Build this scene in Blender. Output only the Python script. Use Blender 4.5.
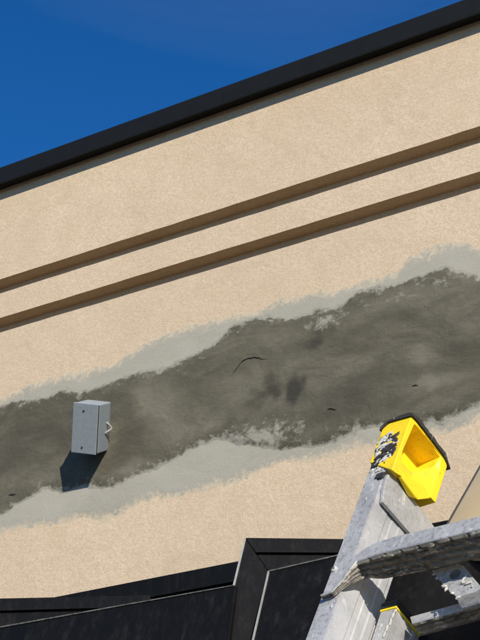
import bpy, bmesh, math, random
from math import radians, sin, cos, sqrt, pi
from mathutils import Vector, Matrix, noise
random.seed(7)
for o in list(bpy.data.objects): bpy.data.objects.remove(o, do_unlink=True)
scn = bpy.context.scene
col = scn.collection

# ------------------------------------------------------------------ camera
FPX, PCX, PCY = 1440.0, 240.0, 320.0            # focal length and centre in photo pixels (480 x 640)
CAM = Vector((0.0, -2.7067, 1.6))
PITCH, YAW, ROLL = radians(28.5), radians(29.5), radians(-0.5)
FW = Vector((-sin(YAW)*cos(PITCH), cos(YAW)*cos(PITCH), sin(PITCH)))
_r = FW.cross(Vector((0, 0, 1))).normalized(); _u = _r.cross(FW)
RT = _r*cos(ROLL) + _u*sin(ROLL); UP = _u*cos(ROLL) - _r*sin(ROLL)
cd = bpy.data.cameras.new('camera'); cam = bpy.data.objects.new('camera', cd); col.objects.link(cam)
cd.sensor_fit = 'VERTICAL'; cd.sensor_height = 32.0; cd.lens = 32.0*FPX/640.0
cd.clip_start = 0.05; cd.clip_end = 5000
cam.matrix_world = Matrix(((RT.x, UP.x, -FW.x, CAM.x), (RT.y, UP.y, -FW.y, CAM.y), (RT.z, UP.z, -FW.z, CAM.z), (0, 0, 0, 1)))
scn.camera = cam

# ------------------------------------------------------------------ sky, sun, exposure
SUN_AZ, SUN_EL = 135.0, 28.0                     # clockwise from +Y
w = bpy.data.worlds.new('World'); scn.world = w; w.use_nodes = True
nt = w.node_tree; nt.nodes.clear()
sky = nt.nodes.new('ShaderNodeTexSky'); sky.sky_type = 'NISHITA'; sky.sun_disc = False
sky.sun_elevation = radians(SUN_EL); sky.sun_rotation = radians(SUN_AZ)
sky.altitude = 300; sky.air_density = 1.0; sky.dust_density = 0.0; sky.ozone_density = 6.0
bg = nt.nodes.new('ShaderNodeBackground'); bg.inputs['Strength'].default_value = 0.122
wo = nt.nodes.new('ShaderNodeOutputWorld')
hs = nt.nodes.new('ShaderNodeHueSaturation'); hs.inputs['Saturation'].default_value = 1.23; hs.inputs['Hue'].default_value = 0.506
nt.links.new(sky.outputs[0], hs.inputs['Color']); 
tco = nt.nodes.new('ShaderNodeTexCoord'); mp = nt.nodes.new('ShaderNodeMapping'); mp.inputs['Scale'].default_value = (1.0, 1.0, 2.2)
cn = nt.nodes.new('ShaderNodeTexNoise'); cn.inputs['Scale'].default_value = 3.2; cn.inputs['Detail'].default_value = 6; cn.inputs['Distortion'].default_value = 0.8
cr = nt.nodes.new('ShaderNodeMapRange'); cr.inputs['From Min'].default_value = 0.48; cr.inputs['From Max'].default_value = 0.85; cr.inputs['To Max'].default_value = 0.06
cm = nt.nodes.new('ShaderNodeMix'); cm.data_type = 'RGBA'; cm.inputs[7].default_value = (6.5, 7.0, 7.6, 1)      # thin high cloud over the whole sky
nt.links.new(tco.outputs['Generated'], mp.inputs['Vector']); nt.links.new(mp.outputs[0], cn.inputs['Vector']); nt.links.new(cn.outputs['Fac'], cr.inputs['Value'])
nt.links.new(cr.outputs[0], cm.inputs[0]); nt.links.new(hs.outputs[0], cm.inputs[6]); nt.links.new(cm.outputs[2], bg.inputs['Color']); nt.links.new(bg.outputs[0], wo.inputs['Surface'])
sd = bpy.data.lights.new('sun', 'SUN'); sd.energy = 5.0; sd.angle = radians(0.5); sd.color = (1.0, 0.93, 0.82)
sun = bpy.data.objects.new('sun', sd); col.objects.link(sun)
SUN = Vector((sin(radians(SUN_AZ))*cos(radians(SUN_EL)), cos(radians(SUN_AZ))*cos(radians(SUN_EL)), sin(radians(SUN_EL))))
sun.rotation_euler = (-SUN).to_track_quat('-Z', 'Y').to_euler(); sun.location = (3, -6, 8)
scn.view_settings.view_transform = 'Standard'; scn.view_settings.look = 'None'
scn.view_settings.exposure = 0.1; scn.view_settings.gamma = 1.0; scn.view_settings.use_curve_mapping = False
scn.render.engine = 'CYCLES'

# ------------------------------------------------------------------ helpers
def ray(px, py): return FW + RT*((px-PCX)/FPX) - UP*((py-PCY)/FPX)
def on_plane(px, py, P, n):
    v = ray(px, py); return CAM + v*((P-CAM).dot(n)/v.dot(n))
def wall(px, py, off=0.0): return on_plane(px, py, Vector((0, -off, 0)), Vector((0, 1, 0)))

def tag(o, label=None, cat=None, group=None, kind=None):
    if label: o['label'] = label
    if cat: o['category'] = cat
    if group: o['group'] = group
    if kind: o['kind'] = kind
    return o
def empty(name, loc):
    o = bpy.data.objects.new(name, None); o.location = loc; o.empty_display_size = 0.1; col.objects.link(o); return o
def obj(name, bm, mat, parent=None, origin=None, smooth=False, recalc=True):
    """link a bmesh (world coordinates) as one mesh object, optionally under a thing"""
    if recalc: bmesh.ops.recalc_face_normals(bm, faces=bm.faces[:])
    org = Vector(origin) if origin is not None else (wloc(parent) if parent else Vector((0, 0, 0)))
    bmesh.ops.translate(bm, verts=bm.verts[:], vec=-org)
    me = bpy.data.meshes.new(name); bm.to_mesh(me); bm.free()
    if smooth:
        for p in me.polygons: p.use_smooth = True
    me.materials.append(mat)
    o = bpy.data.objects.new(name, me); col.objects.link(o)
    if parent: o.parent = parent; o.location = org - wloc(parent)
    else: o.location = org
    return o
def wloc(o):
    v = Vector(o.location)
    while o.parent: o = o.parent; v += Vector(o.location)
    return v
def prism(bm, front, back, bev=0.0, seg=2):
    """closed solid between two matching outlines"""
    a = [bm.verts.new(p) for p in front]; b = [bm.verts.new(p) for p in back]; n = len(a)
    fs = [bm.faces.new(a), bm.faces.new(b[::-1])]
    for i in range(n): fs.append(bm.faces.new((a[i], b[i], b[(i+1) % n], a[(i+1) % n])))
    if bev:
        bmesh.ops.recalc_face_normals(bm, faces=fs)
        es = list({e for f in fs for e in f.edges})
        bmesh.ops.bevel(bm, geom=es, offset=bev, segments=seg, affect='EDGES', profile=0.6, clamp_overlap=True)
def plate(bm, pts, vec, bev=0.0): prism(bm, pts, [Vector(p)+vec for p in pts], bev)
def abox(bm, x0, x1, y0, y1, z0, z1, bev=0.0):
    prism(bm, [Vector((x0, y0, z0)), Vector((x1, y0, z0)), Vector((x1, y0, z1)), Vector((x0, y0, z1))],
          [Vector((x0, y1, z0)), Vector((x1, y1, z0)), Vector((x1, y1, z1)), Vector((x0, y1, z1))], bev)
def tube(bm, pts, rad, n=8, cap=True):
    rings = []
    for i, p in enumerate(pts):
        p = Vector(p); d = (Vector(pts[min(i+1, len(pts)-1)]) - Vector(pts[max(i-1, 0)])).normalized()
        s = d.orthogonal().normalized(); t = d.cross(s)
        r = rad[i] if isinstance(rad, (list, tuple)) else rad
        if rings:      # keep twist low
            ref = rings[-1][0].co - Vector(pts[i-1]); s = (ref - d*ref.dot(d)).normalized(); t = d.cross(s)
        rings.append([bm.verts.new(p + s*r*cos(2*pi*k/n) + t*r*sin(2*pi*k/n)) for k in range(n)])
    for a, b in zip(rings, rings[1:]):
        for k in range(n): bm.faces.new((a[k], a[(k+1) % n], b[(k+1) % n], b[k]))
    if cap: bm.faces.new(rings[0][::-1]); bm.faces.new(rings[-1])
def blob(bm, c, ax, ay, az, jit=0.35, sub=2):
    """irregular splash: squashed, wobbly ball with half axes ax, ay, az (vectors)"""
    r = bmesh.ops.create_icosphere(bm, subdivisions=sub, radius=1.0)
    sd_ = Vector((random.random()*50, random.random()*50, random.random()*50))
    for v in r['verts']:
        q = v.co.copy(); k = 1 + jit*(noise.noise(q*1.5 + sd_)*1.5 + noise.noise(q*3.5 + sd_)*0.5)
        v.co = Vector(c) + (ax*q.x + ay*q.y + az*q.z)*k

# ------------------------------------------------------------------ materials
class Mat:
    def __init__(s, name, rough=0.8, metal=0.0, spec=0.3):
        s.m = bpy.data.materials.new(name); s.m.use_nodes = True; s.t = s.m.node_tree
        s.b = s.t.nodes['Principled BSDF']; s.b.inputs['Roughness'].default_value = rough
        s.b.inputs['Metallic'].default_value = metal; s.b.inputs['Specular IOR Level'].default_value = spec
        tc = s.t.nodes.new('ShaderNodeTexCoord'); mp0 = s.t.nodes.new('ShaderNodeMapping')
        mp0.inputs['Rotation'].default_value = (0.61, 0.0, 0.43); s.t.links.new(tc.outputs['Object'], mp0.inputs['Vector'])
        s.raw = tc.outputs['Object']; s.co = mp0.outputs[0]
    def n(s, ty, **kw):
        nd = s.t.nodes.new(ty)
        for k, v in kw.items():
            if k in nd.inputs.keys(): nd.inputs[k].default_value = v
            else: setattr(nd, k, v)
        return nd
    def link(s, a, b): s.t.links.new(a, b)
    def map(s, scale=(1, 1, 1), rot=(0, 0, 0)):
        m = s.n('ShaderNodeMapping'); m.inputs['Scale'].default_value = scale; m.inputs['Rotation'].default_value = rot
        s.link(s.raw, m.inputs['Vector']); m2 = s.n('ShaderNodeMapping'); m2.inputs['Rotation'].default_value = (0.61, 0.0, 0.43)
        s.link(m.outputs[0], m2.inputs['Vector']); return m2.outputs[0]
    def noise(s, scale, detail=4, rough=0.55, vec=None, dist=0.0):
        nd = s.n('ShaderNodeTexNoise', Scale=scale, Detail=detail, Roughness=rough, Distortion=dist)
        s.link(vec or s.co, nd.inputs['Vector']); return nd.outputs['Fac']
    def ramp(s, fac, stops):
        r = s.n('ShaderNodeValToRGB'); s.link(fac, r.inputs['Fac'])
        e = r.color_ramp.elements
        while len(e) < len(stops): e.new(0.5)
        for k, (p, c) in enumerate(stops):
            e[k].position = p; e[k].color = (c, c, c, 1) if not hasattr(c, '__len__') else (*c, 1)
        return r.outputs['Color']
    def mix(s, fac, a, b, mode='MIX'):
        m = s.n('ShaderNodeMix', data_type='RGBA', blend_type=mode)
        for sock, v in ((m.inputs[0], fac), (m.inputs[6], a), (m.inputs[7], b)):
            if hasattr(v, 'links') or hasattr(v, 'is_output'): s.link(v, sock)
            elif hasattr(v, '__len__'): sock.default_value = (*v, 1)
            else: sock.default_value = v
        return m.outputs[2]
    def math(s, op, a, b=None, clamp=False):
        m = s.n('ShaderNodeMath', operation=op, use_clamp=clamp)
        for sock, v in ((m.inputs[0], a), (m.inputs[1], b)):
            if v is None: continue
            if hasattr(v, 'is_output'): s.link(v, sock)
            else: sock.default_value = v
        return m.outputs[0]
    def attr(s, name): return s.n('ShaderNodeAttribute', attribute_name=name).outputs['Fac']
    def color(s, c):
        if hasattr(c, 'is_output'): s.link(c, s.b.inputs['Base Color'])
        else: s.b.inputs['Base Color'].default_value = (*c, 1)
        return s
    def bump(s, h, strength=0.5, dist=0.002):
        b = s.n('ShaderNodeBump', Strength=strength, Distance=dist); s.link(h, b.inputs['Height'])
        s.link(b.outputs[0], s.b.inputs['Normal']); return s
    def rough(s, f): s.link(f, s.b.inputs['Roughness']); return s

def m_stucco():
    M = Mat('stucco_sand_finish', 0.92, 0, 0.15)
    big = M.noise(1.6, 3, 0.5); mid = M.noise(14, 5, 0.65, dist=0.6); fine = M.noise(130, 4, 0.75); grain = M.noise(420, 2, 0.6)
    c = M.mix(M.ramp(big, [(0.3, 0), (0.7, 1)]), (0.620, 0.492, 0.345), (0.680, 0.548, 0.390))
    c = M.mix(M.ramp(mid, [(0.35, 0.55), (0.62, 0.0)]), c, (0.575, 0.445, 0.300))
    c = M.mix(M.ramp(fine, [(0.42, 0.55), (0.58, 0.0)]), c, (0.500, 0.385, 0.255))
    grime = M.noise(7, 6, 0.75, dist=1.2); c = M.mix(M.ramp(grime, [(0.54, 0), (0.76, 0.6)]), c, (0.49, 0.38, 0.255))
    spots = M.noise(33, 2, 0.5); c = M.mix(M.ramp(spots, [(0.72, 0), (0.80, 0.25)]), c, (0.78, 0.68, 0.53))
    M.color(c)
    swirl = M.noise(60, 5, 0.7, vec=M.map((1, 1, 1.6), (0, 0.6, 0)), dist=0.5)
    h = M.math('ADD', M.math('MULTIPLY', swirl, 0.55), M.math('MULTIPLY', grain, 0.6))
    h = M.math('ADD', h, M.math('MULTIPLY', M.noise(5, 2), 1.6))
    h = M.math('ADD', h, M.math('MULTIPLY', M.noise(24, 4, 0.6, vec=M.map((1, 1, 1.5), (0, 0.5, 0)), dist=0.6), 0.6))
    M.bump(h, 0.55, 0.004); return M.m
def m_coat(dark):
    M = Mat('wet_mortar' if dark else 'dry_base_coat', 0.75 if dark else 0.9, 0, 0.3 if dark else 0.15)
    big = M.noise(6.5, 6, 0.68, vec=M.map((0.7, 1, 1.3), (0, 0.35, 0)), dist=0.9)
    str_ = M.noise(16, 5, 0.62, vec=M.map((0.6, 1, 1.4), (0, 0.5, 0)), dist=0.5); fine = M.noise(150, 3, 0.7)
    lightc = M.mix(fine, (0.285, 0.270, 0.215), (0.375, 0.355, 0.288))
    if dark:
        c = M.mix(M.ramp(big, [(0.36, 0), (0.66, 1)]), (0.084, 0.075, 0.051), (0.166, 0.150, 0.106))
        c = M.mix(M.ramp(str_, [(0.32, 0.6), (0.62, 0.0)]), c, (0.074, 0.067, 0.046))
        tone = M.attr('tone')
        c = M.mix(M.math('MULTIPLY', tone, 1.0, True), c, (0.245, 0.226, 0.165))
        c = M.mix(M.math('MULTIPLY', tone, -1.15, True), c, (0.045, 0.041, 0.030))
        # dried, scraped skin near the feathered rim and where it was rubbed
        e = M.attr('rim')
        sc = M.noise(62, 6, 0.75, vec=M.map((0.75, 1, 1.0), (0, 0.5, 0)), dist=0.35)
        k = M.math('ADD', e, M.math('MULTIPLY', M.math('SUBTRACT', sc, 0.5), 2.6))
        c = M.mix(M.ramp(k, [(0.45, 0), (0.90, 0.9)]), c, lightc)
        M.color(c)
        M.bump(M.math('ADD', M.math('MULTIPLY', str_, 1.2), M.math('MULTIPLY', sc, 1.0)), 0.65, 0.004)
    else:
        c = M.mix(M.ramp(big, [(0.3, 0), (0.75, 1)]), lightc, (0.40, 0.375, 0.31))
        e = M.attr('rim'); sc = M.noise(70, 5, 0.75, dist=0.8)
        k = M.math('ADD', e, M.math('MULTIPLY', M.math('SUBTRACT', sc, 0.5), 2.2))
        c = M.mix(M.ramp(k, [(0.6, 0), (1.0, 0.75)]), c, (0.60, 0.485, 0.335))
        M.color(c); M.bump(M.math('ADD', str_, M.math('MULTIPLY', fine, 0.5)), 0.4, 0.003)
    return M.m
def m_black(name, base=(0.012, 0.013, 0.015), dust=0.5, rough=0.45):
    M = Mat(name, rough, 0, 0.16)
    st = M.noise(70, 5, 0.75, vec=M.map((1.0, 1, 0.10))); d2 = M.noise(30, 6, 0.75, vec=M.map((1.0, 1, 0.4)))
    f = M.math('MULTIPLY', M.ramp(st, [(0.45, 0), (0.75, 1)]), M.ramp(d2, [(0.4, 0), (0.7, dust)]))
    M.color(M.mix(f, base, (0.050, 0.047, 0.041)))
    M.rough(M.ramp(d2, [(0.3, rough-0.02), (0.7, rough+0.08)]))
    M.bump(M.noise(3, 2), 0.08, 0.004); return M.m
def m_alu(name='aluminium', dirt=0.5, base=(0.53, 0.525, 0.51), grime=(0.10, 0.095, 0.085), metal=0.28):
    M = Mat(name, 0.5, metal, 0.4)
    a = M.noise(11, 4, 0.6, dist=0.3); b = M.noise(120, 5, 0.75); c_ = M.noise(38, 6, 0.75, vec=M.map((1.6, 1, 0.8), (0, -0.4, 0)), dist=0.4)
    c = M.mix(M.ramp(a, [(0.3, 1), (0.6, 0)]), base, tuple(x*0.74 for x in base))
    c = M.mix(M.ramp(b, [(0.36, dirt), (0.5, 0)]), c, grime)
    c = M.mix(M.ramp(c_, [(0.58, 0), (0.68, 0.8)]), c, (0.80, 0.79, 0.75))
    M.color(c); M.rough(M.ramp(a, [(0.3, 0.38), (0.7, 0.62)]))
    M.bump(M.math('ADD', a, b), 0.25, 0.001); return M.m
def m_rubber():
    M = Mat('black_rubber', 0.75, 0, 0.3)
    a = M.noise(60, 5, 0.7); b = M.noise(55, 6, 0.75, dist=1.0)
    c = M.mix(a, (0.016, 0.015, 0.014), (0.05, 0.048, 0.044))
    M.color(M.mix(M.ramp(b, [(0.60, 0), (0.66, 0.8)]), c, (0.42, 0.40, 0.35))); M.bump(a, 0.4, 0.002); return M.m
def m_grime():
    M = Mat('grimy_tread', 0.7, 0.15, 0.3)
    a = M.noise(40, 6, 0.75, vec=M.map((0.35, 1, 1)), dist=0.8); b = M.noise(70, 4, 0.7, vec=M.map((0.4, 1, 1)), dist=0.8)
    c = M.mix(M.ramp(a, [(0.35, 0), (0.62, 1)]), (0.07, 0.062, 0.050), (0.25, 0.228, 0.19))
    c = M.mix(M.ramp(b, [(0.54, 0), (0.66, 0.8)]), c, (0.58, 0.53, 0.44))
    M.color(c); M.bump(b, 0.5, 0.003); return M.m
def m_yellow():
    M = Mat('yellow_plastic', 0.42, 0, 0.4)
    a = M.noise(35, 5, 0.7); b = M.noise(110, 4, 0.7, dist=0.5)
    c = M.mix(a, (0.86, 0.60, 0.012), (0.92, 0.68, 0.02))
    c = M.mix(M.ramp(b, [(0.60, 0), (0.72, 0.8)]), c, (0.26, 0.17, 0.03))
    c = M.mix(M.ramp(M.noise(14, 6, 0.7, dist=0.8), [(0.50, 0), (0.75, 0.55)]), c, (0.62, 0.42, 0.05))
    M.color(c); M.bump(a, 0.2, 0.001); M.b.inputs['Subsurface Weight'].default_value = 0.0; return M.m
def m_plain(name, c, rough=0.7, metal=0.0, c2=None, scale=40):
    M = Mat(name, rough, metal, 0.35)
    a = M.noise(scale, 5, 0.7)
    M.color(M.mix(M.ramp(a, [(0.35, 0), (0.65, 1)]), c, c2 or tuple(min(1, x*1.35+0.005) for x in c)))
    M.bump(a, 0.3, 0.001); return M.m
STUCCO = m_stucco(); LIGHT = m_coat(False); DARK = m_coat(True)
COPE = m_black('coping_black_metal', (0.0095, 0.0105, 0.0105), 0.05, 0.5)
BLACK = m_black('black_sheet_metal', (0.0048, 0.0048, 0.0046), 0.5, 0.5)
ALU = m_alu(); ALU2 = m_alu('aluminium_dull', 0.32, (0.50, 0.495, 0.485)); GRIME = m_grime(); YEL = m_yellow()
ALUW = m_alu('aluminium_web', 0.12, (0.60, 0.60, 0.60), metal=0.3)
RUBBER = m_rubber()
GAP_SHADE = m_plain('gap_shade_black', (0.010, 0.010, 0.010), 0.9)  # black that stands in for shade in the electrical box's cover gap
CLIP = m_plain('plaster_smeared_wire', (0.28, 0.27, 0.235), 0.8)
BOXM = m_plain('cast_grey_enamel', (0.25, 0.285, 0.305), 0.5, 0.1, (0.29, 0.325, 0.345), 120)
GALV = m_plain('galvanised_steel', (0.45, 0.45, 0.44), 0.45, 0.6)
SCREW = m_plain('dark_screw', (0.09, 0.095, 0.10), 0.4, 0.6)
DRIP = m_plain('dried_white_compound', (0.42, 0.40, 0.345), 0.85, 0, (0.66, 0.635, 0.57), 130)
DUST_HL = m_plain('dusty_lit_edge', (0.03, 0.029, 0.026), 0.7, 0, (0.16, 0.155, 0.14), 60)  # dust on the panel tops, paler to paint the sun caught there too
EDGE_HL = m_plain('edge_highlight', (0.24, 0.235, 0.22), 0.6)  # pale colour painted as the bright highlight along the tray edges
TAR = m_plain('black_sealant', (0.02, 0.02, 0.02), 0.45, 0, (0.06, 0.057, 0.05), 80)
TAN = m_plain('tan_painted_metal', (0.50, 0.415, 0.275), 0.6, 0, (0.54, 0.45, 0.30), 18)
PAVE = m_plain('dusty_paving', (0.062, 0.048, 0.032), 0.9, 0, (0.090, 0.070, 0.048), 3)
CRACK = m_plain('fresh_mortar_ridge', (0.050, 0.046, 0.034), 0.9)
ROOF = m_plain('roof_membrane', (0.35, 0.35, 0.34), 0.9)

# ------------------------------------------------------------------ ground
bm = bmesh.new()
for v in [(-400, -400, 0), (400, -400, 0), (400, 400, 0), (-400, 400, 0)]: bm.verts.new(v)
bm.verts.ensure_lookup_table(); bm.faces.new(bm.verts[:])
tag(obj('ground', bm, PAVE), 'dusty brown paving in front of the building', 'ground', kind='structure')

# ------------------------------------------------------------------ stucco wall with two reveals undercut inside to dim bounced light, coping
WX0, WX1, ZTOP = -7.0, 3.5, 3.955
G1, G2 = (3.584, 3.631), (3.458, 3.505); GD = 0.042
bld = tag(empty('stucco_building', (-1.5, 0.2, 0)), 'cream stucco building wall with two horizontal grooves and black roof coping', 'building')
prof = [(0, 0), (0, G2[0]), (GD, G2[0]-0.070), (GD, G2[1]-0.002), (0, G2[1]), (0, G1[0]), (GD, G1[0]-0.070), (GD, G1[1]-0.002), (0, G1[1]), (0, ZTOP), (0.40, ZTOP), (0.40, 0)]  # groove floors drop inward so less sunlight bounces onto the undersides
bm = bmesh.new()
# front strip cut into segments with a slight hand-finished waviness along every arris
NX = 600; rows = []
for i in range(NX+1):
    x = WX0 + (WX1-WX0)*i/NX; row = []
    for k, (y, z) in enumerate(prof):
        dz = 0.0011*noise.noise(Vector((x*3.1, k*7.7, 0))) + 0.0009*noise.noise(Vector((x*17, k*3.3, 5))) if 1 <= k <= 8 else 0
        row.append(bm.verts.new((x, y, z+dz)))
    rows.append(row)
for a, b in zip(rows, rows[1:]):
    for k in range(len(prof)): bm.faces.new((a[k], b[k], b[(k+1) % len(prof)], a[(k+1) % len(prof)]))
bm.faces.new(rows[0][::-1]); bm.faces.new(rows[-1])
obj('wall', bm, STUCCO, bld)
# coping: folded sheet with drip edge, in lengths with lapped joints
cope_f = [(-0.030, 3.939), (-0.030, 3.992), (-0.026, 3.998), (0.43, 4.02), (0.43, 3.94), (0.425, 3.94), (0.425, 4.008), (-0.022, 3.988), (-0.022, 3.946), (-0.003, 3.946), (-0.003, 3.938), (-0.022, 3.937), (-0.036, 3.9305), (-0.0375, 3.9345)]
bm = bmesh.new()
xs = [WX0-0.03 + (WX1-WX0+0.06)*i/60 for i in range(61)]; rows = []
for x in xs:
    dz = 0.0012*noise.noise(Vector((x*1.3, 4, 2)))
    rows.append([bm.verts.new((x, y, z+dz)) for y, z in cope_f])
for a, b in zip(rows, rows[1:]):
    for k in range(len(cope_f)): bm.faces.new((a[k], b[k], b[(k+1) % len(cope_f)], a[(k+1) % len(cope_f)]))
bm.faces.new(rows[0][::-1]); bm.faces.new(rows[-1])
obj('coping', bm, COPE, bld)
bm = bmesh.new(); abox(bm, WX0, WX1, 0.41, 7.0, 3.2, 3.4); obj('roof', bm, ROOF, bld)

# ------------------------------------------------------------------ mortar patch
def poly(pts):
    q = sorted((tuple(wall(x, y))[0::2] for x, y in pts))
    def f(x):
        if x <= q[0][0]: a, b = q[0], q[2]; return q[0][1]
        if x >= q[-1][0]: return q[-1][1]
        for (x0, z0), (x1, z1) in zip(q, q[1:]):
            if x <= x1: return z0 + (z1-z0)*(x-x0)/(x1-x0+1e-9)
    return f
OT = poly([(0, 398.4), (20.6, 390), (41, 380.5), (69, 373.7), (89, 371), (120, 359), (140.6, 348), (161, 337), (189, 326), (209, 320.6), (240, 314), (260.6, 310), (281, 299), (309, 294.7), (329, 290.6), (360, 283.7), (380.6, 276.7), (398, 268), (411.6, 256), (439, 247.5), (463, 242), (480, 246)])
OB = poly([(0, 536), (20.6, 528), (38, 525.6), (51.6, 528), (62, 521.5), (79, 518.7), (103, 520), (120, 513.5), (140.6, 503.5), (158, 497), (171.6, 500), (189, 492.5), (213, 490.8), (240, 480.5), (260.6, 469), (281, 463), (309, 460.8), (333, 455.6), (360, 447), (400, 440), (446, 435), (463, 427), (480, 420)])
DT = poly([(0, 407), (20.6, 402), (41, 396), (67, 389), (79, 391), (100, 384.7), (120, 377), (140.6, 370.5), (161, 366), (189, 355), (209, 346.4), (223, 334), (240, 324), (257, 316.4), (274, 314.7), (298, 317), (319, 307), (343, 304), (360, 292), (380.6, 285), (401, 282.6), (422, 275), (446, 266.4), (463, 270), (480, 276.7)])
DB = poly([(0, 518), (20.6, 505), (41, 493), (51.6, 489.5), (62, 490.6), (79, 488), (103, 488.5), (120, 485), (140.6, 474), (161, 467), (189, 452), (206, 443), (223, 440), (240, 447), (274, 449), (309, 448.7), (333, 442), (360, 431.6), (400, 428), (442.5, 424.5), (463, 414), (480, 405.6)])
def spots():
    S = []
    for (x, y, rx, ry, t) in [(295, 391, 9, 13, -1.0), (273, 388, 8, 9, -0.75), (315, 343, 8, 5, -0.8), (256, 402, 9, 7, -0.5), (232, 418, 6, 7, -0.4), (20, 450, 30, 25, -0.35), (130, 420, 14, 25, -0.3), (340, 400, 40, 30, -0.35), (450, 350, 30, 40, -0.2),
                              (165, 410, 17, 26, 0.45), (145, 398, 10, 16, 0.35), (190, 432, 22, 12, 0.35), (425, 354, 14, 11, 0.45), (437, 383, 24, 7, 0.5), (240, 395, 22, 18, 0.25), (130, 470, 12, 8, 0.5), (262, 345, 40, 12, 0.12), (300, 360, 30, 12, 0.18), (110, 440, 10, 25, 0.2), (410, 300, 60, 7, 0.3)]:
        p = wall(x, y); k = (wall(x+10, y)-p).length/10
        S.append((p.x, p.z, rx*k, ry*k, t))
    return S
SP = spots()
RUB = [(wall(x, y).x, wall(x, y).z, rx*0.0026, ry*0.0026, a) for x, y, rx, ry, a in [(262, 440, 38, 18, 0.85), (225, 444, 30, 13, 0.9), (340, 445, 40, 5, 0.6), (95, 487, 50, 6, 0.5), (410, 428, 40, 6, 0.5), (200, 450, 18, 8, 0.6), (300, 425, 9, 14, 0.6), (326, 322, 24, 8, 0.75), (400, 297, 45, 6, 0.55), (445, 283, 18, 7, 0.6), (180, 372, 14, 7, 0.4), (80, 400, 10, 9, 0.5), (460, 408, 30, 6, 0.4)]]
def coat(name, top, bot, mat, parent, base, thick, nz, res, x0, x1, dark):
    z0 = min(bot(x0+(x1-x0)*i/60) for i in range(61))-0.05; z1 = max(top(x0+(x1-x0)*i/60) for i in range(61))+0.05
    nx = int((x1-x0)/res); nzc = int((z1-z0)/res)
    F = []; T = [top(x0+i*res) for i in range(nx+1)]; B = [bot(x0+i*res) for i in range(nx+1)]
    sd_ = 3.3 if dark else 9.1
    def fld(i, j):
        x = x0+i*res; z = z0+j*res
        d = min(T[i]-z, z-B[i], (x-x0-(0.16 if dark else 0.06))*0.7, (x1-(0.16 if dark else 0.06)-x)*0.7)      # ragged ends beyond the picture
        if d < -0.04 or d > 0.09: return d
        a = noise.noise(Vector((x*11, sd_, z*16)))*0.012 + noise.noise(Vector((x*34, sd_, z*52)))*0.008 + noise.noise(Vector((x*100, sd_, z*120)))*0.0055
        return d + a*nz
    F = [[fld(i, j) for j in range(nzc+1)] for i in range(nx+1)]
    bm = bmesh.new(); lr = bm.verts.layers.float.new('rim'); lt = bm.verts.layers.float.new('tone'); cache = {}
    def vert(x, z, d, key):
        if key in cache: return cache[key]
        t = max(0.0, min(1.0, d/(0.022 if dark else 0.03))); t = t*t*(3-2*t)
        rel = (1.0 if dark else 0.12)*noise.noise(Vector((x*5, sd_, z*9)))*0.0018 + (1.0 if dark else 0.12)*noise.noise(Vector((x*16+z*14, sd_, z*30)))*0.0010
        v = bm.verts.new((x, -(base + t*(thick + rel)), z))
        rim = 1-max(0.0, min(1.0, d/(0.045 if dark else 0.045)))
        if dark: rim = 0.60*rim + 0.55*max(0.0, 1-d/0.010)
        if dark:
            for (a, b, rx, rz, k) in RUB:
                q = ((x-a)/rx)**2 + ((z-b)/rz)**2
                if q < 4: rim = max(rim, k*math.exp(-q*0.8))
        tone = 0
        if dark:
            wx = 0.014*noise.noise(Vector((x*22, 1.7, z*22))) + 0.008*noise.noise(Vector((x*60, 2.7, z*60))); wz = 0.014*noise.noise(Vector((x*22, 8.7, z*22))) + 0.008*noise.noise(Vector((x*60, 5.7, z*60)))
            for (a, b, rx, rz, k) in SP:
                q = ((x+wx-a)/rx)**2 + ((z+wz-b)/rz)**2
                if q < 5: tone += k*math.exp(-q*q*0.55) if k < -0.4 else k*math.exp(-q)
        v[lr] = rim; v[lt] = tone; cache[key] = v; return v
    for i in range(nx):
        for j in range(nzc):
            c = [(i, j), (i+1, j), (i+1, j+1), (i, j+1)]; f = [F[a][b] for a, b in c]
            if max(f) <= 0: continue
            vs = []
            for k in range(4):
                (a, b), fa = c[k], f[k]; (a2, b2), fb = c[(k+1) % 4], f[(k+1) % 4]
                if fa > 0: vs.append(vert(x0+a*res, z0+b*res, fa, (a, b)))
                if (fa > 0) != (fb > 0):
                    t = fa/(fa-fb); key = tuple(sorted(((a, b), (a2, b2))))
                    vs.append(vert(x0+(a+(a2-a)*t)*res, z0+(b+(b2-b)*t)*res, 0.0, key))
            if len(vs) >= 3:
                try: bm.faces.new(vs)
                except ValueError: pass
    return obj(name, bm, mat, parent, smooth=True, recalc=False)
patch = empty('mortar_patch', (-0.1+0.0, -0.2, 2.9)); patch.parent = bld
patch['label'] = 'grey mortar repair band trowelled across the cream stucco'
coat('base_coat', OT, OB, LIGHT, patch, 0.0001, 0.0013, 1.0, 0.0045, -3.3, 0.12, False)
coat('wet_coat', DT, DB, DARK, patch, 0.0016, 0.0034, 0.9, 0.0045, -3.3, 0.12, True)
def crack(pts, r, off=0.0062):
    bm = bmesh.new(); P = []
    for (x, y) in pts: P.append(wall(x, y, off))
    Q = []
    for a, b in zip(P, P[1:]):
        for k in range(4): Q.append(a.lerp(b, k/4) + Vector((0, 0, 0.0015*noise.noise(a*40+Vector((k, 0, 0))))))
    Q.append(P[-1]); n = len(Q)
    tube(bm, Q, [r*max(0.15, sin(pi*(i+0.3)/n)) for i in range(n)], 6)
    obj('trowel_ridge', bm, CRACK, patch)
crack([(231, 376), (236, 369), (242, 361), (248, 358), (256, 357), (263, 359), (268, 359)], 0.0011)
crack([(327, 409), (331, 408), (336, 409.5)], 0.0014)
crack([(8, 494.5), (12, 494), (16, 494)], 0.0013)
crack([(412, 386), (415, 384.8), (418, 385.2)], 0.0015)

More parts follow.
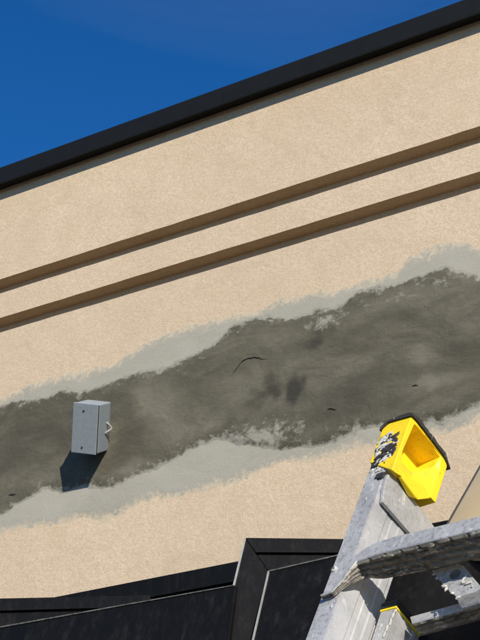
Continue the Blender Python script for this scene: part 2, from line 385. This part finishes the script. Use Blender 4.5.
# ------------------------------------------------------------------ electrical box, tilted off the wall
BX = Vector((-0.939, -0.258, 0.226)).normalized()         # towards the cover's left edge
BZ = Vector((0.327, -0.477, 0.816)); BZ = (BZ - BX*BZ.dot(BX)).normalized()
BY = BZ.cross(BX)
if BY.y < 0: BY = -BY
_t = Matrix.Rotation(radians(3.0), 3, BX)
if (_t @ BZ).dot(FW) < BZ.dot(FW): _t = _t.inverted()
BZ = _t @ BZ; BY = _t @ BY
BF = Vector((-1.881, -0.093, 3.0375))                     # middle of the cover's right edge
LX, LY, LZ = 0.066, 0.080, 0.1235
def bp(a, d, h): return BF + BX*a + BY*d + BZ*h
def bbox(bm, a0, a1, d0, d1, h0, h1, bev):
    prism(bm, [bp(a0, d0, h0), bp(a1, d0, h0), bp(a1, d0, h1), bp(a0, d0, h1)], [bp(a0, d1, h0), bp(a1, d1, h0), bp(a1, d1, h1), bp(a0, d1, h1)], bev, 3)
eb = tag(empty('electrical_box', bp(LX/2, LY, 0)), 'small grey metal electrical box jutting from the mortar patch', 'electrical box')
bm = bmesh.new(); bbox(bm, 0.0010, LX-0.0010, 0.0115, LY, -LZ/2+0.001, LZ/2-0.001, 0.004); obj('body', bm, BOXM, eb, smooth=False)
bm = bmesh.new(); bbox(bm, 0, LX, -0.0005, 0.0042, -LZ/2, LZ/2, 0.0018); cov = obj('cover', bm, BOXM, eb)
bm = bmesh.new(); bbox(bm, 0.0016, LX-0.0016, 0.0040, 0.0120, -LZ/2+0.003, LZ/2-0.003, 0.0); obj('gap_shade_strip', bm, GAP_SHADE, eb)  # near-flush black strip drawn as the shadow between cover and body
for h in (-0.046, 0.044):
    bm = bmesh.new(); c = bp(LX*0.56, -0.0005, h); tube(bm, [c+BY*0.001, c-BY*0.0016, c-BY*0.0022], [0.0025, 0.0025, 0.0016], 12); obj('screw', bm, SCREW, cov)
bm = bmesh.new(); c = bp(LX/2, LY, 0.0); tube(bm, [c-BY*0.005, c+BY*0.05], 0.013, 16); obj('conduit_stub', bm, GALV, eb)
bm = bmesh.new()                                          # little wire clip sticking out at the right
p0 = bp(0.002, 0.060, 0.012); p2 = bp(0.002, 0.052, -0.016); p1 = bp(-0.011, 0.068, -0.003)
tube(bm, [p0, p0.lerp(p1, .5), p0.lerp(p1, .9), p1.lerp(p2, .12), p1.lerp(p2, .6), p2], 0.0026, 8); obj('wire_clip', bm, CLIP, eb, smooth=True)

# ------------------------------------------------------------------ black sheet-metal work below
YN = Vector((0, 1, 0))
def wp(off, *pts): return [wall(x, y, off) for x, y in pts]
IN = Vector((0, 0.004, 0))
# A: long cap flashing fixed to the wall
fl = wall(240, 575, 0.05); zA = wall(237, 561, 0.055).z
fA = tag(empty('wall_flashing', (-1.5, -0.03, zA-0.3)), 'long black metal flashing along the wall behind the panels', 'flashing')
bm = bmesh.new()
pf = [(0, zA), (-0.055, zA-0.001), (-0.055, zA-0.040), (-0.060, zA-0.043), (-0.060, zA-0.047), (-0.050, zA-0.047), (-0.050, zA-0.34), (0, zA-0.34)]
a = [bm.verts.new((-6.5, y, z)) for y, z in pf]; b = [bm.verts.new((3.0, y, z)) for y, z in pf]
for k in range(len(pf)): bm.faces.new((a[k], b[k], b[(k+1) % len(pf)], a[(k+1) % len(pf)]))
bm.faces.new(a[::-1]); bm.faces.new(b)
obj('cap', bm, BLACK, fA)

def frame_plane(c0, o0, c1, o1, c2, o2):
    P = wall(*c0, o0); Q = wall(*c1, o1); S = wall(*c2, o2)
    n = (Q-P).cross(S-P).normalized()
    if n.y > 0: n = -n
    return P, n
def quad(bm, P, n, pts, depth, thick, bev=0.0012):
    """solid strip: outline given on the plane (P, n) moved by depth along its normal"""
    q = [on_plane(x, y, P + n*depth, n) for x, y in pts]
    plate(bm, q, -n*thick, bev)
def ext(p, q, y):                      # point on the pixel line p-q at row y
    t = (y-p[1])/(q[1]-p[1]); return (p[0]+(q[0]-p[0])*t, y)
YB = 760                               # rows run on below the picture
# C: right-hand tray
PC, NC = frame_plane((245, 538), 0.21, (345, 540), 0.13, (220, 640), 0.32)
tc = tag(empty('sign_tray', wall(235, YB, 0.33)), 'tall black metal tray with mitred corner behind the ladder', 'metal tray')
eo = lambda y: ext((245, 538), (220, 640), y); ei = lambda y: ext((268, 571), (252, 640), y); em = lambda y: ext((250, 547), (227, 640), y)
bm = bmesh.new(); quad(bm, PC, NC, [(245, 538), (268, 571), ei(YB), eo(YB)], 0, 0.012); obj('left_rail', bm, BLACK, tc)
bm = bmesh.new(); quad(bm, PC, NC, [(244.2, 537.6), (246.0, 538.2), (eo(YB)[0]+2.6, YB), (eo(YB)[0]-0.6, YB)], 0.004, 0.0055, 0.0008); obj('bright_hem', bm, EDGE_HL, tc)
bm = bmesh.new(); quad(bm, PC, NC, [(245.5, 537.6), (520, 541), (520, 553), (255.5, 552)], 0, 0.012); obj('top_rail', bm, BLACK, tc)
bm = bmesh.new(); quad(bm, PC, NC, [(256.5, 554), (520, 555), (520, 600), (268.8, 571.5)], -0.008, 0.010); obj('top_return', bm, BLACK, tc)
PG, NG = frame_plane((268, 571), 0.235, (340, 554.5), 0.235, (252, 640), 0.335)
bm = bmesh.new(); quad(bm, PG, NG, [(268, 571), (520, 513), (520, YB), ei(YB)], 0.0, 0.010, 0.002); obj('face_panel', bm, BLACK, tc)
bm = bmesh.new(); quad(bm, PG, NG, [(267.6, 570.6), (269.0, 571.0), (ei(YB)[0]+1.6, YB), (ei(YB)[0]-0.4, YB)], 0.003, 0.004, 0.0006); obj('inner_hem', bm, EDGE_HL, tc)
bm = bmesh.new(); quad(bm, PG, NG, [(268, 570.4), (520, 512.4), (520, 513.6), (268, 571.6)], 0.003, 0.004, 0.0005); obj('inner_hem', bm, DUST_HL, tc)
# B: left-hand tray
PB, NB = frame_plane((0, 598.5), 0.26, (90, 596.5), 0.20, (-20, 680), 0.33)
tb = tag(empty('sign_tray', wall(80, YB, 0.33)), 'low black metal tray with dusty upper edge at lower left', 'metal tray')
bm = bmesh.new(); quad(bm, PB, NB, [(-150, 601), (0, 598.3), (60, 597), (150, 594.8), (150, 606.5), (0, 610.5), (-150, 614)], 0, 0.012); obj('top_rail', bm, BLACK, tb)
bm = bmesh.new(); quad(bm, PB, NB, [(-150, 616), (0, 612.5), (150, 608), (225, 604), (225, 640), (-150, 670)], -0.008, 0.010); obj('top_return', bm, BLACK, tb)
PF, NF = frame_plane((0, 627), 0.285, (233, 585), 0.285, (0, 700), 0.345)
bm = bmesh.new(); quad(bm, PF, NF, [(-150, 652), (0, 627), (233, 585.5), (236, 585), (214, YB), (-150, YB)], 0.0, 0.010, 0.002); obj('face_panel', bm, BLACK, tb)
bm = bmesh.new(); quad(bm, PF, NF, [(-150, 651.3), (0, 626.3), (234, 584.6), (234, 585.6), (0, 627.6), (-150, 652.6)], 0.003, 0.004, 0.0005); obj('dusty_lit_hem', bm, DUST_HL, tb)

# ------------------------------------------------------------------ tan panel at the right edge
P1 = wall(452, 517, 0.16); P2 = wall(481, 466, 0.10); P0 = wall(430, 556, 0.20)
P3 = wall(560, 470, 0.30); P4 = wall(540, 580, 0.36)
tp = tag(empty('tan_panel', P0), 'tan metal panel leaning out at the right edge above the ladder rung', 'metal panel')
n = (P2-P1).cross(P3-P1).normalized(); n = -n if n.dot(CAM-P1) < 0 else n
tanN = n
q = [on_plane(x, y, P1, n) for x, y in [(430, 556), (452, 517), (481.5, 465), (510, 414), (600, 400), (600, 560)]]
bm = bmesh.new(); plate(bm, q, -n*0.012, 0.002); obj('panel', bm, TAN, tp)
bm = bmesh.new(); q2 = [on_plane(x, y, P1, n) for x, y in [(429.6, 555.8), (451.4, 516.6), (481, 464.6), (509.6, 413.8), (510.6, 414.2), (482, 465.2), (452.6, 517.2), (430.8, 556.4)]]
plate(bm, [p+n*0.002 for p in q2], -n*0.016, 0); obj('edge_trim', bm, SCREW, tp)
print('tan sun dot', n.dot(SUN))

# ------------------------------------------------------------------ ladder
PSI, LEAN, STAND = radians(12), radians(29.3), 0.44
LW = Vector((cos(PSI), -sin(PSI), 0)); NH = Vector((sin(PSI), cos(PSI), 0))
LU = NH*sin(LEAN) + Vector((0, 0, cos(LEAN))); LN = NH*cos(LEAN) - Vector((0, 0, sin(LEAN)))
LO = wall(340.5, 547, STAND)
def lp(w_, u_, n_): return LO + LW*w_ + LU*u_ + LN*n_
def loc(P): d = P-LO; return (d.dot(LW), d.dot(LU), d.dot(LN))
def pn(px, py, n_): return loc(on_plane(px, py, lp(0, 0, n_), LN))   # pixel -> (w,u) on plane n
def pw(px, py, w_): return loc(on_plane(px, py, lp(w_, 0, 0), LW))   # pixel -> (u,n) on plane w
UG = -LO.z/LU.z                                    # foot of the rails
LWID = 0.50                                        # overall width
lad = tag(empty('extension_ladder', lp(LWID/2, UG, 0.05)), 'aluminium extension ladder with yellow end cap leaning towards the wall', 'ladder')
FWD = 0.043; WEB = 0.105; TH = 0.003
utop = pw(398.5, 479, 0.066)[1]-0.03
def lsolid(bm, pts, bev=0.0):
    """pts: 8 local points (front 4, back 4)"""
    prism(bm, [lp(*p) for p in pts[:4]], [lp(*p) for p in pts[4:]], bev)
def lbox(bm, w0, w1, u0, u1, n0, n1, bev=0.0):
    lsolid(bm, [(w0, u0, n0), (w1, u0, n0), (w1, u1, n0), (w0, u1, n0), (w0, u0, n1), (w1, u0, n1), (w1, u1, n1), (w0, u1, n1)], bev)
def rail(mir, w0, fl_, web, n0, u0, u1, name='rail', mats=(ALU, ALUW), uf=0.0):
    """channel open to the outside: front flange, ribbed inner web, rear flange"""
    s = (lambda w_: w_) if not mir else (lambda w_: LWID-w_)
    def B(bm, a, b, c, d, e, f, bev=0.0): lbox(bm, s(a), s(b), c, d, e, f, bev)
    bm = bmesh.new(); B(bm, w0, w0+fl_, u0, u1+uf, n0, n0+TH, 0.0009); B(bm, w0, w0+0.003, u0, u1+uf, n0+TH+0.0002, n0+0.012)
    r = obj(name, bm, mats[0], lad)
    bm = bmesh.new()
    # web profile with two pressed ribs (w offset against n)
    pr = [(0, TH), (0, 0.40), (-0.0012, 0.43), (-0.0012, 0.55), (0, 0.58), (0, 0.74), (0.0012, 0.78), (0.0012, 0.92), (0, 0.95), (0, 1.0)]
    A = []; 
    for u_ in (u0, u1):
        A.append([bm.verts.new(lp(s(w0+fl_-0.0005+a), u_, n0+(b if b == TH else b*web))) for a, b in pr] + [bm.verts.new(lp(s(w0+fl_-0.0035+a), u_, n0+(b if b == TH else b*web))) for a, b in pr[::-1]])
    m = len(A[0])
    for k in range(m): bm.faces.new((A[0][k], A[0][(k+1) % m], A[1][(k+1) % m], A[1][k]))
    for E_ in A:
        for k in range(len(pr)-1): bm.faces.new((E_[k], E_[k+1], E_[m-2-k], E_[m-1-k]))
    obj('web', bm, mats[1], r)
    bm = bmesh.new(); B(bm, w0, w0+fl_-0.001, u0, u1, n0+web+0.0002, n0+web+TH, 0.0008); obj('rear_flange', bm, mats[0], r)
    return r
UFX = pn(386, 452, 0)[1]-(utop+0.03)
r1 = rail(False, 0, FWD, WEB, 0, UG+0.02, utop+0.03, uf=UFX)
rail(True, 0, FWD, WEB, 0, UG+0.02, utop+0.03, uf=UFX)

# rung: lofted, flattened and flared where it wraps round the rail
NF0 = -0.012
def rung(stations, n0, depth, name, mat_front, mat_under, grooves=4, gd=0.0045, seed=1, parent=lad):
    """stations: (T px, B px, underside depth). Front face and grooved underside are separate meshes"""
    S = []
    for (T, B, dp) in stations:
        t = pn(*T, n0); b = pn(*B, n0); S.append((t, b, dp))
    # fill in between so that dirt and flare read
    D = []
    for (a, b) in zip(S, S[1:]):
        L_ = abs(b[0][0]-a[0][0]); m = max(1, int(L_/0.006))
        for k in range(m):
            f = k/m; D.append(tuple(tuple(a[i][j]+(b[i][j]-a[i][j])*f for j in range(3)) for i in (0, 1)) + (a[2]+(b[2]-a[2])*f,))
    D.append(S[-1])
    bm = bmesh.new(); R_ = []
    for t, b, dp in D:
        h = max(0.002, t[1]-b[1]); r_ = min(0.006, h*0.3)
        back = n0+max(0.006, dp)
        ring = [(b[0], b[1], n0+0.0005), (b[0], b[1]+r_*0.3, n0-0.001), (t[0], t[1]-r_, n0), (t[0], t[1]-r_*0.3, n0+r_*0.5), (t[0], t[1], n0+r_*1.4), (t[0], t[1], back-0.001), (b[0], b[1]+0.002, back-0.001)]
        R_.append([bm.verts.new(lp(*p)) for p in ring])
    for a, b in zip(R_, R_[1:]):
        for k in range(len(a)): bm.faces.new((a[k], b[k], b[(k+1) % len(a)], a[(k+1) % len(a)]))
    bm.faces.new(R_[0][::-1]); bm.faces.new(R_[-1])
    ro = obj(name, bm, mat_front, parent)
    # underside tread with ridges
    bm = bmesh.new(); R_ = []
    for t, b, dp in D:
        ring = []; N = grooves*4
        for k in range(N+1):
            f = k/N; n_ = n0+0.0005+f*max(0.006, dp)
            ph = (k % 4); dash = 1.0 if (b[0]/0.034 + (k//4)*0.41) % 1.0 < 0.78 else 0.15; ridge = (-gd*dash if ph in (1, 2) else 0.0)*min(1, dp/0.03)
            jit = 0.0006*noise.noise(Vector((b[0]*60, k*0.7, seed)))*min(1, dp/0.02)
            jit += 0.0006*noise.noise(Vector((b[0]*170, k*1.9, seed+4)))*min(1, dp/0.02)
            ring.append(bm.verts.new(lp(b[0], b[1]+ridge+jit-0.0005, n_)))
        R_.append(ring)
    for a, b in zip(R_, R_[1:]):
        for k in range(len(a)-1): bm.faces.new((a[k], b[k], b[k+1], a[k+1]))
    obj('tread', bm, mat_under, ro)
    return ro
wl = LWID-FWD
def far(px0, px1, n0):      # continue the pixel line p0-p1 along the rung to the far rail
    a = pn(*px0, n0); b = pn(*px1, n0); t = (wl-a[0])/(b[0]-a[0]); P = lp(a[0]+(b[0]-a[0])*t, a[1]+(b[1]-a[1])*t, n0)
    d = P-CAM; z = d.dot(FW); return (PCX+FPX*d.dot(RT)/z, PCY-FPX*d.dot(UP)/z)
st = [((320.5, 594.0), (321, 596.5), 0.006), ((331, 588.5), (332, 592.5), 0.008), ((342, 575), (343, 580), 0.016), ((349, 564), (350, 570), 0.026), ((355, 554), (357, 561.5), 0.042), ((365, 546.5), (366, 558.5), 0.052),
      ((376, 540.6), (376, 555), 0.056), ((395, 534.3), (395, 550), 0.058), ((410, 531), (410, 546.5), 0.058), ((480, 514), (480, 529.5), 0.058)]
st.append((far((410, 531), (480, 514), NF0), far((410, 546.5), (480, 529.5), NF0), 0.058))
g1 = rung(st, NF0, 0.058, 'rung', ALU, GRIME)
for k in range(1, 9):                              # the rungs further down
    if UG + 0.12 > -0.30*k: continue
    c = g1.copy(); col.objects.link(c); c.location = Vector(g1.location) - LU*0.30*k
    for ch in g1.children: d = ch.copy(); col.objects.link(d); d.parent = c
# rivet and its bare spot beside the rung end
bm = bmesh.new(); a = pn(334.5, 569.5, 0); tube(bm, [lp(a[0], a[1], 0.001), lp(a[0], a[1], -0.002), lp(a[0], a[1], -0.0035)], [0.0062, 0.0062, 0.004], 14); rv = obj('rivet', bm, DRIP, r1)
bm = bmesh.new(); tube(bm, [lp(a[0], a[1], -0.003), lp(a[0], a[1], -0.0042)], 0.0022, 10); obj('rivet_hole', bm, SCREW, r1)

# strap running back from the rail head to the inner section
bm = bmesh.new(); wS = FWD+0.010
q = [pw(x, y, wS) for x, y in [(388, 474), (397, 477), (405, 487), (437, 530), (416, 540), (383, 502), (384, 488)]]
plate(bm, [lp(*p) for p in q], -LW*0.008, 0.002); obj('strap', bm, ALU2, lad)

# yellow end cap with black rubber pad
W0 = 0.066
def cap(mir):
    s = (lambda P: P) if not mir else (lambda P: (LWID-P[0], P[1], P[2]))
    f_lt = pn(381.5, 428, -0.004); f_lb = pn(371, 462, -0.004)
    A1 = pw(411.5, 415.5, W0); A2 = pw(447.5, 466, W0); A3 = pw(434, 500.5, W0); A4 = pw(398.5, 478.5, W0)
    u1 = A1[1]; nb = A2[2]; u0f = A4[1]; u0b = A3[1]; n0 = -0.004
    bm = bmesh.new()
    V = lambda w_, u_, n_: bm.verts.new(lp(*s((w_, u_, n_))))
    # opening on the inner face, pixel-traced; points keep their place on that face and get their own depth
    def at(px, py, d): p = pw(px, py, W0); return (W0-d, p[1], p[2])
    o = [at(414.5, 424.5, 0), at(429, 436, 0), at(441, 455, 0), at(440, 470, 0), at(430, 498, 0), at(418, 500, 0), at(401.5, 477.5, 0), at(402.5, 452, 0)]
    O_ = [bm.verts.new(lp(*s(p))) for p in o]
    out = [(W0, u1, n0), (W0, u1+0.0, nb-0.006), (W0, u1-0.010, nb), (W0, (u1+u0b)/2, nb), (W0, u0b, nb), (W0, u0b, nb*0.6), (W0, u0f, n0), (W0, (u1+u0f)/2, n0)]
    R_ = [bm.verts.new(lp(*s(p))) for p in out]
    for k in range(8): bm.faces.new((R_[k], R_[(k+1) % 8], O_[(k+1) % 8], O_[k]))
    # deep cavity above, lit ledge with a crease below
    ml = at(404.5, 456, 0.016); mc = at(421.5, 469, 0.022); mr = at(438, 464.5, 0.008)
    bl = at(400.5, 477, 0.006); bc = at(413, 495, 0.012); br = at(430, 499, 0.004)
    ML, MC, MR, BL, BC, BR = [bm.verts.new(lp(*s(p))) for p in (ml, mc, mr, bl, bc, br)]
    D = 0.054
    deep = [bm.verts.new(lp(*s((W0-D, p[1], p[2])))) for p in (o[0], o[1], o[2], mr, mc, ml, o[7])]
    bm.faces.new(deep)
    rimv = [O_[0], O_[1], O_[2], MR, MC, ML, O_[7]]
    for k in range(7): bm.faces.new((rimv[k], rimv[(k+1) % 7], deep[(k+1) % 7], deep[k]))
    bm.faces.new((ML, MC, BC, BL)); bm.faces.new((MC, MR, BR, BC))
    bm.faces.new((O_[2], O_[3], MR)); bm.faces.new((O_[3], O_[4], BR, MR)); bm.faces.new((O_[4], O_[5], BC, BR)); bm.faces.new((O_[5], O_[6], BL, BC)); bm.faces.new((O_[6], O_[7], ML, BL))
    # outer shell: front, top (chamfered), outer side, back, bottom
    fl = [(-0.003, f_lb[1], n0), (-0.003, f_lt[1]-0.004, n0), (0.012, u1+0.003, n0), (W0, u1, n0)]
    bk = [(-0.003, u0b, nb), (-0.003, u1-0.03, nb), (0.012, u1-0.012, nb), (W0, u1-0.010, nb)]
    F_ = [V(*p) for p in fl[:3]]; K_ = [V(*p) for p in bk[:3]]
    FB = V(W0-0.020, u0f-0.0, n0)
    bm.faces.new((F_[0], F_[1], F_[2], R_[0], R_[7], R_[6]))
    bm.faces.new((K_[0], K_[1], K_[2], R_[2], R_[3], R_[4]))
    bm.faces.new((F_[0], F_[1], K_[1], K_[0])); bm.faces.new((F_[1], F_[2], K_[2], K_[1]))
    bm.faces.new((F_[2], R_[0], R_[1], R_[2], K_[2])); bm.faces.new((F_[0], R_[6], R_[5], R_[4], K_[0]))
    bmesh.ops.delete(bm, geom=[FB], context='VERTS')
    c = obj('end_cap', bm, YEL, lad)
    bv = c.modifiers.new('bevel', 'BEVEL'); bv.width = 0.0022; bv.segments = 2; bv.limit_method = 'ANGLE'; bv.angle_limit = radians(30)
    # rubber pad over the top, hanging over the back corner
    bm = bmesh.new(); pr = []
    N = 22
    for k in range(N+1):
        f = k/N; n_ = n0-0.004 + (nb+0.010-n0)*f; drop = 0.012*max(0, (f-0.78)/0.22)**1.6 + 0.004*max(0, (0.12-f)/0.12)
        lump = 0.0035*noise.noise(Vector((f*9, 2.2, 0))) + 0.002*noise.noise(Vector((f*30, 7, 0)))
        ub = u1 - drop + 0.001; ut = u1 + 0.015 - drop*1.5 + lump
        sh = 0.006*max(0, (0.3-f)/0.3)
        pr.append([(0.010, ub+0.0045, n_), (-0.0035, ub-0.014, n_), (-0.006, ub-0.014, n_), (-0.006, ub-0.004, n_), (0.008, ut-0.002, n_), (0.030, ut+0.002, n_), (W0-0.006, ut, n_), (W0+0.0045, ut-0.006, n_), (W0+0.0045, ub-0.0012, n_), (W0-0.004, ub-0.0005, n_)])
    rows = [[bm.verts.new(lp(*s(p))) for p in r_] for r_ in pr]
    for a, b in zip(rows, rows[1:]):
        for k in range(len(a)): bm.faces.new((a[k], b[k], b[(k+1) % len(a)], a[(k+1) % len(a)]))
    bm.faces.new(rows[0][::-1]); bm.faces.new(rows[-1])
    obj('rubber_pad', bm, RUBBER, c)
    # two rivet marks in the cavity
    for px, py in ((421, 447), (424, 452)):
        p = pw(px, py, W0-D); bm = bmesh.new(); tube(bm, [lp(*s((W0-D-0.001, p[1], p[2]))), lp(*s((W0-D+0.002, p[1], p[2])))], 0.0028, 10); obj('cap_rivet', bm, SCREW, c)
    return c
cap1 = cap(False); cap(True)

# inner (second) section
n2, w2 = 0.082, 0.050
a = pn(381, 611.5, n2); b = pn(396, 608, n2)
print('second flange', a, b)
w2a = max(FWD+0.004, a[0]); w2b = b[0]; u2 = b[1]
r2 = rail(False, w2a, w2b-w2a, 0.10, n2, UG+0.25, u2, 'inner_rail', (ALU2, ALU2))
rail(True, w2a, w2b-w2a, 0.10, n2, UG+0.25, u2, 'inner_rail', (ALU2, ALU2))
bm = bmesh.new(); lbox(bm, w2a-0.001, w2b+0.0018, u2-0.001, u2+0.0035, n2-0.002, n2+0.103, 0.0008); obj('yellow_edge', bm, YEL, r2)
bm = bmesh.new(); lbox(bm, w2a-0.002, w2b+0.004, u2+0.0036, u2+0.019, n2-0.004, n2+0.106, 0.004); obj('rubber_pad', bm, RUBBER, r2)
NR2 = 0.098
st2 = [((411, 614.6), (412, 624), 0.030), ((456.7, 602), (457, 611.5), 0.030), ((480, 595.5), (480, 605), 0.030)]
st2.append((far((411, 614.6), (480, 595.5), NR2), far((412, 624), (480, 605), NR2), 0.03))
rung(st2, NR2, 0.030, 'inner_rung', ALU2, GRIME, 3, 0.002, 5)

# bracket folded over the inner rung
nB = 0.060
def pl(px, py, n_): return lp(*pn(px, py, n_))
bm = bmesh.new(); out = []
for (x, y) in [(432, 570.5), (445, 567.5), (458, 564), (463, 565.5), (482, 588), (470, 595), (457.5, 598), (453, 593.5), (449.5, 592), (447, 587.5), (444, 586), (440, 580), (436.5, 577.5), (435.5, 574)]: out.append(pl(x, y, nB))
plate(bm, out, LN*0.005, 0.001); br = obj('lock_bracket', bm, ALU, lad)
bm = bmesh.new(); rows = []
for k in range(9):                                   # rolled lip
    f = k/8; n_ = nB - 0.016*sin(pi*f*0.9); dy = 15*f
    e0 = pl(457.5+4*f**2*2, 597+dy, n_); e1 = pl(520, 579+dy*1.2, n_)
    rows.append([bm.verts.new(e0), bm.verts.new(e0.lerp(e1, 0.5)), bm.verts.new(e1)])
for a_, b_ in zip(rows, rows[1:]):
    for k in range(2): bm.faces.new((a_[k], a_[k+1], b_[k+1], b_[k]))
r_ = bmesh.ops.solidify(bm, geom=bm.faces[:], thickness=0.004); obj('lip', bm, ALU, br)
bm = bmesh.new()
c0 = pn(455, 574, nB-0.001); tube(bm, [lp(c0[0], c0[1], nB+0.002), lp(c0[0], c0[1], nB-0.002)], 0.0105, 18); obj('bolt_recess', bm, GRIME, br)
# rubber feet
for wv in (0.0, LWID-FWD):
    bm = bmesh.new(); P = lp(wv+FWD/2, UG, 0.05); abox(bm, P.x-0.04, P.x+0.04, P.y-0.075, P.y+0.075, 0.0, 0.055, 0.008); obj('foot', bm, RUBBER, lad)

# dried compound, sealant smears and drips
def splat(name, mat, items, n_plane, parent, seed):
    random.seed(seed); bm = bmesh.new()
    for (x, y, a_, b_, ang, th) in items:
        pl_ = n_plane if (y < 465 or n_plane < -0.01 or n_plane > 0.01) else -0.0006
        p = pn(x, y, pl_); k = 1/410.0
        d1 = (LW*cos(radians(ang)) + LU*sin(radians(ang))); d2 = (-LW*sin(radians(ang)) + LU*cos(radians(ang)))
        blob(bm, lp(p[0], p[1], pl_), d1*a_*k, d2*b_*k, LN*th*0.28, 0.55, 3 if a_ > 3 else 2)
    return tag(obj(name, bm, mat, parent, smooth=True), kind='stuff')
def mess(seed, n_, smin, smax):
    g = random.Random(seed); out = []
    for k in range(n_):
        f = g.random(); cx_ = 375+(391-375)*f**0.8 + g.uniform(-6, 6); cy_ = 472-(472-437)*f**0.8 + g.uniform(-5, 5)
        a_ = smin+(smax-smin)*g.random()**2; out.append((cx_, cy_, a_*g.uniform(0.8, 1.6), a_*g.uniform(0.5, 1.0), g.uniform(0, 180), 0.002+0.0035*g.random()))
    return out
splat('sealant_smear', TAR, [(388, 448, 6, 4, 40, .004), (381, 456, 5, 3.4, 20, .004), (395, 436, 4.5, 2.4, 50, .0025), (393, 451, 3.5, 2.5, 70, .004), (375, 463, 2, 5, -10, .003)] + mess(3, 30, 0.9, 4.2), -0.0044, cap1, 3)
splat('dried_compound', DRIP, [(384, 440, 5, 4.5, 30, .003), (379, 449, 3, 4, 0, .0035), (389, 434.5, 4, 2.4, 20, .0025), (373, 474, 1.6, 4, -20, .002)] + mess(8, 40, 0.6, 3.4), -0.0041, cap1, 5)
rs = random.Random(11)
splat('paint_spots', DRIP, [(x, y, a_, b_, g, .0012) for x, y, a_, b_, g in [(331, 606, 0.8, 1.8, 10), (366, 499, 0.8, 1.8, 0)]], -0.0004, r1, 8)
splat('hardened_drips', DRIP, [(434, 574, 1.6, 1, -50, .003), (437, 578, 1.5, 1.2, -40, .003), (444, 586, 2.6, 1.3, -30, .004), (446, 589, 1.4, 2, 0, .003), (452, 593, 1.8, 1.2, -40, .003), (458, 598, 2.6, 2, -30, .004), (464, 578, 5, 0.9, 65, .003), (468, 583, 3, 1.1, 10, .003), (463, 582, 1.6, 1.2, 120, .003), (472, 586, 1, 1, 0, .002)], nB-0.002, br, 13)
splat('scrape_marks', DRIP, [(393, 615, 1.2, 4, 5, .001), (390, 621, 1.4, 4, 8, .001), (386.5, 628, 1.4, 4, 5, .001), (384, 634, 1.2, 3.5, 5, .001), (395, 611, 1.6, 2, 0, .001)], n2-0.001, r2, 15)
# pale lumps stuck in the tread grooves
rt = random.Random(21); bm = bmesh.new(); random.seed(31)
b0 = pn(360, 560, NF0); b1 = pn(480, 529.5, NF0)
for k in range(9):
    f = rt.random(); wv = b0[0]+(b1[0]-b0[0])*f; uv = b0[1]+(b1[1]-b0[1])*f
    d = 0.052*rt.random(); L_ = 0.003+0.010*rt.random()**2
    blob(bm, lp(wv, uv-0.003, NF0+0.003+d), LW*L_, LN*(0.0015+0.002*rt.random()), LU*0.0022, 0.6, 2)
tag(obj('stuck_lumps', bm, GRIME, g1, smooth=True), kind='stuff')
bpy.context.view_layer.update()
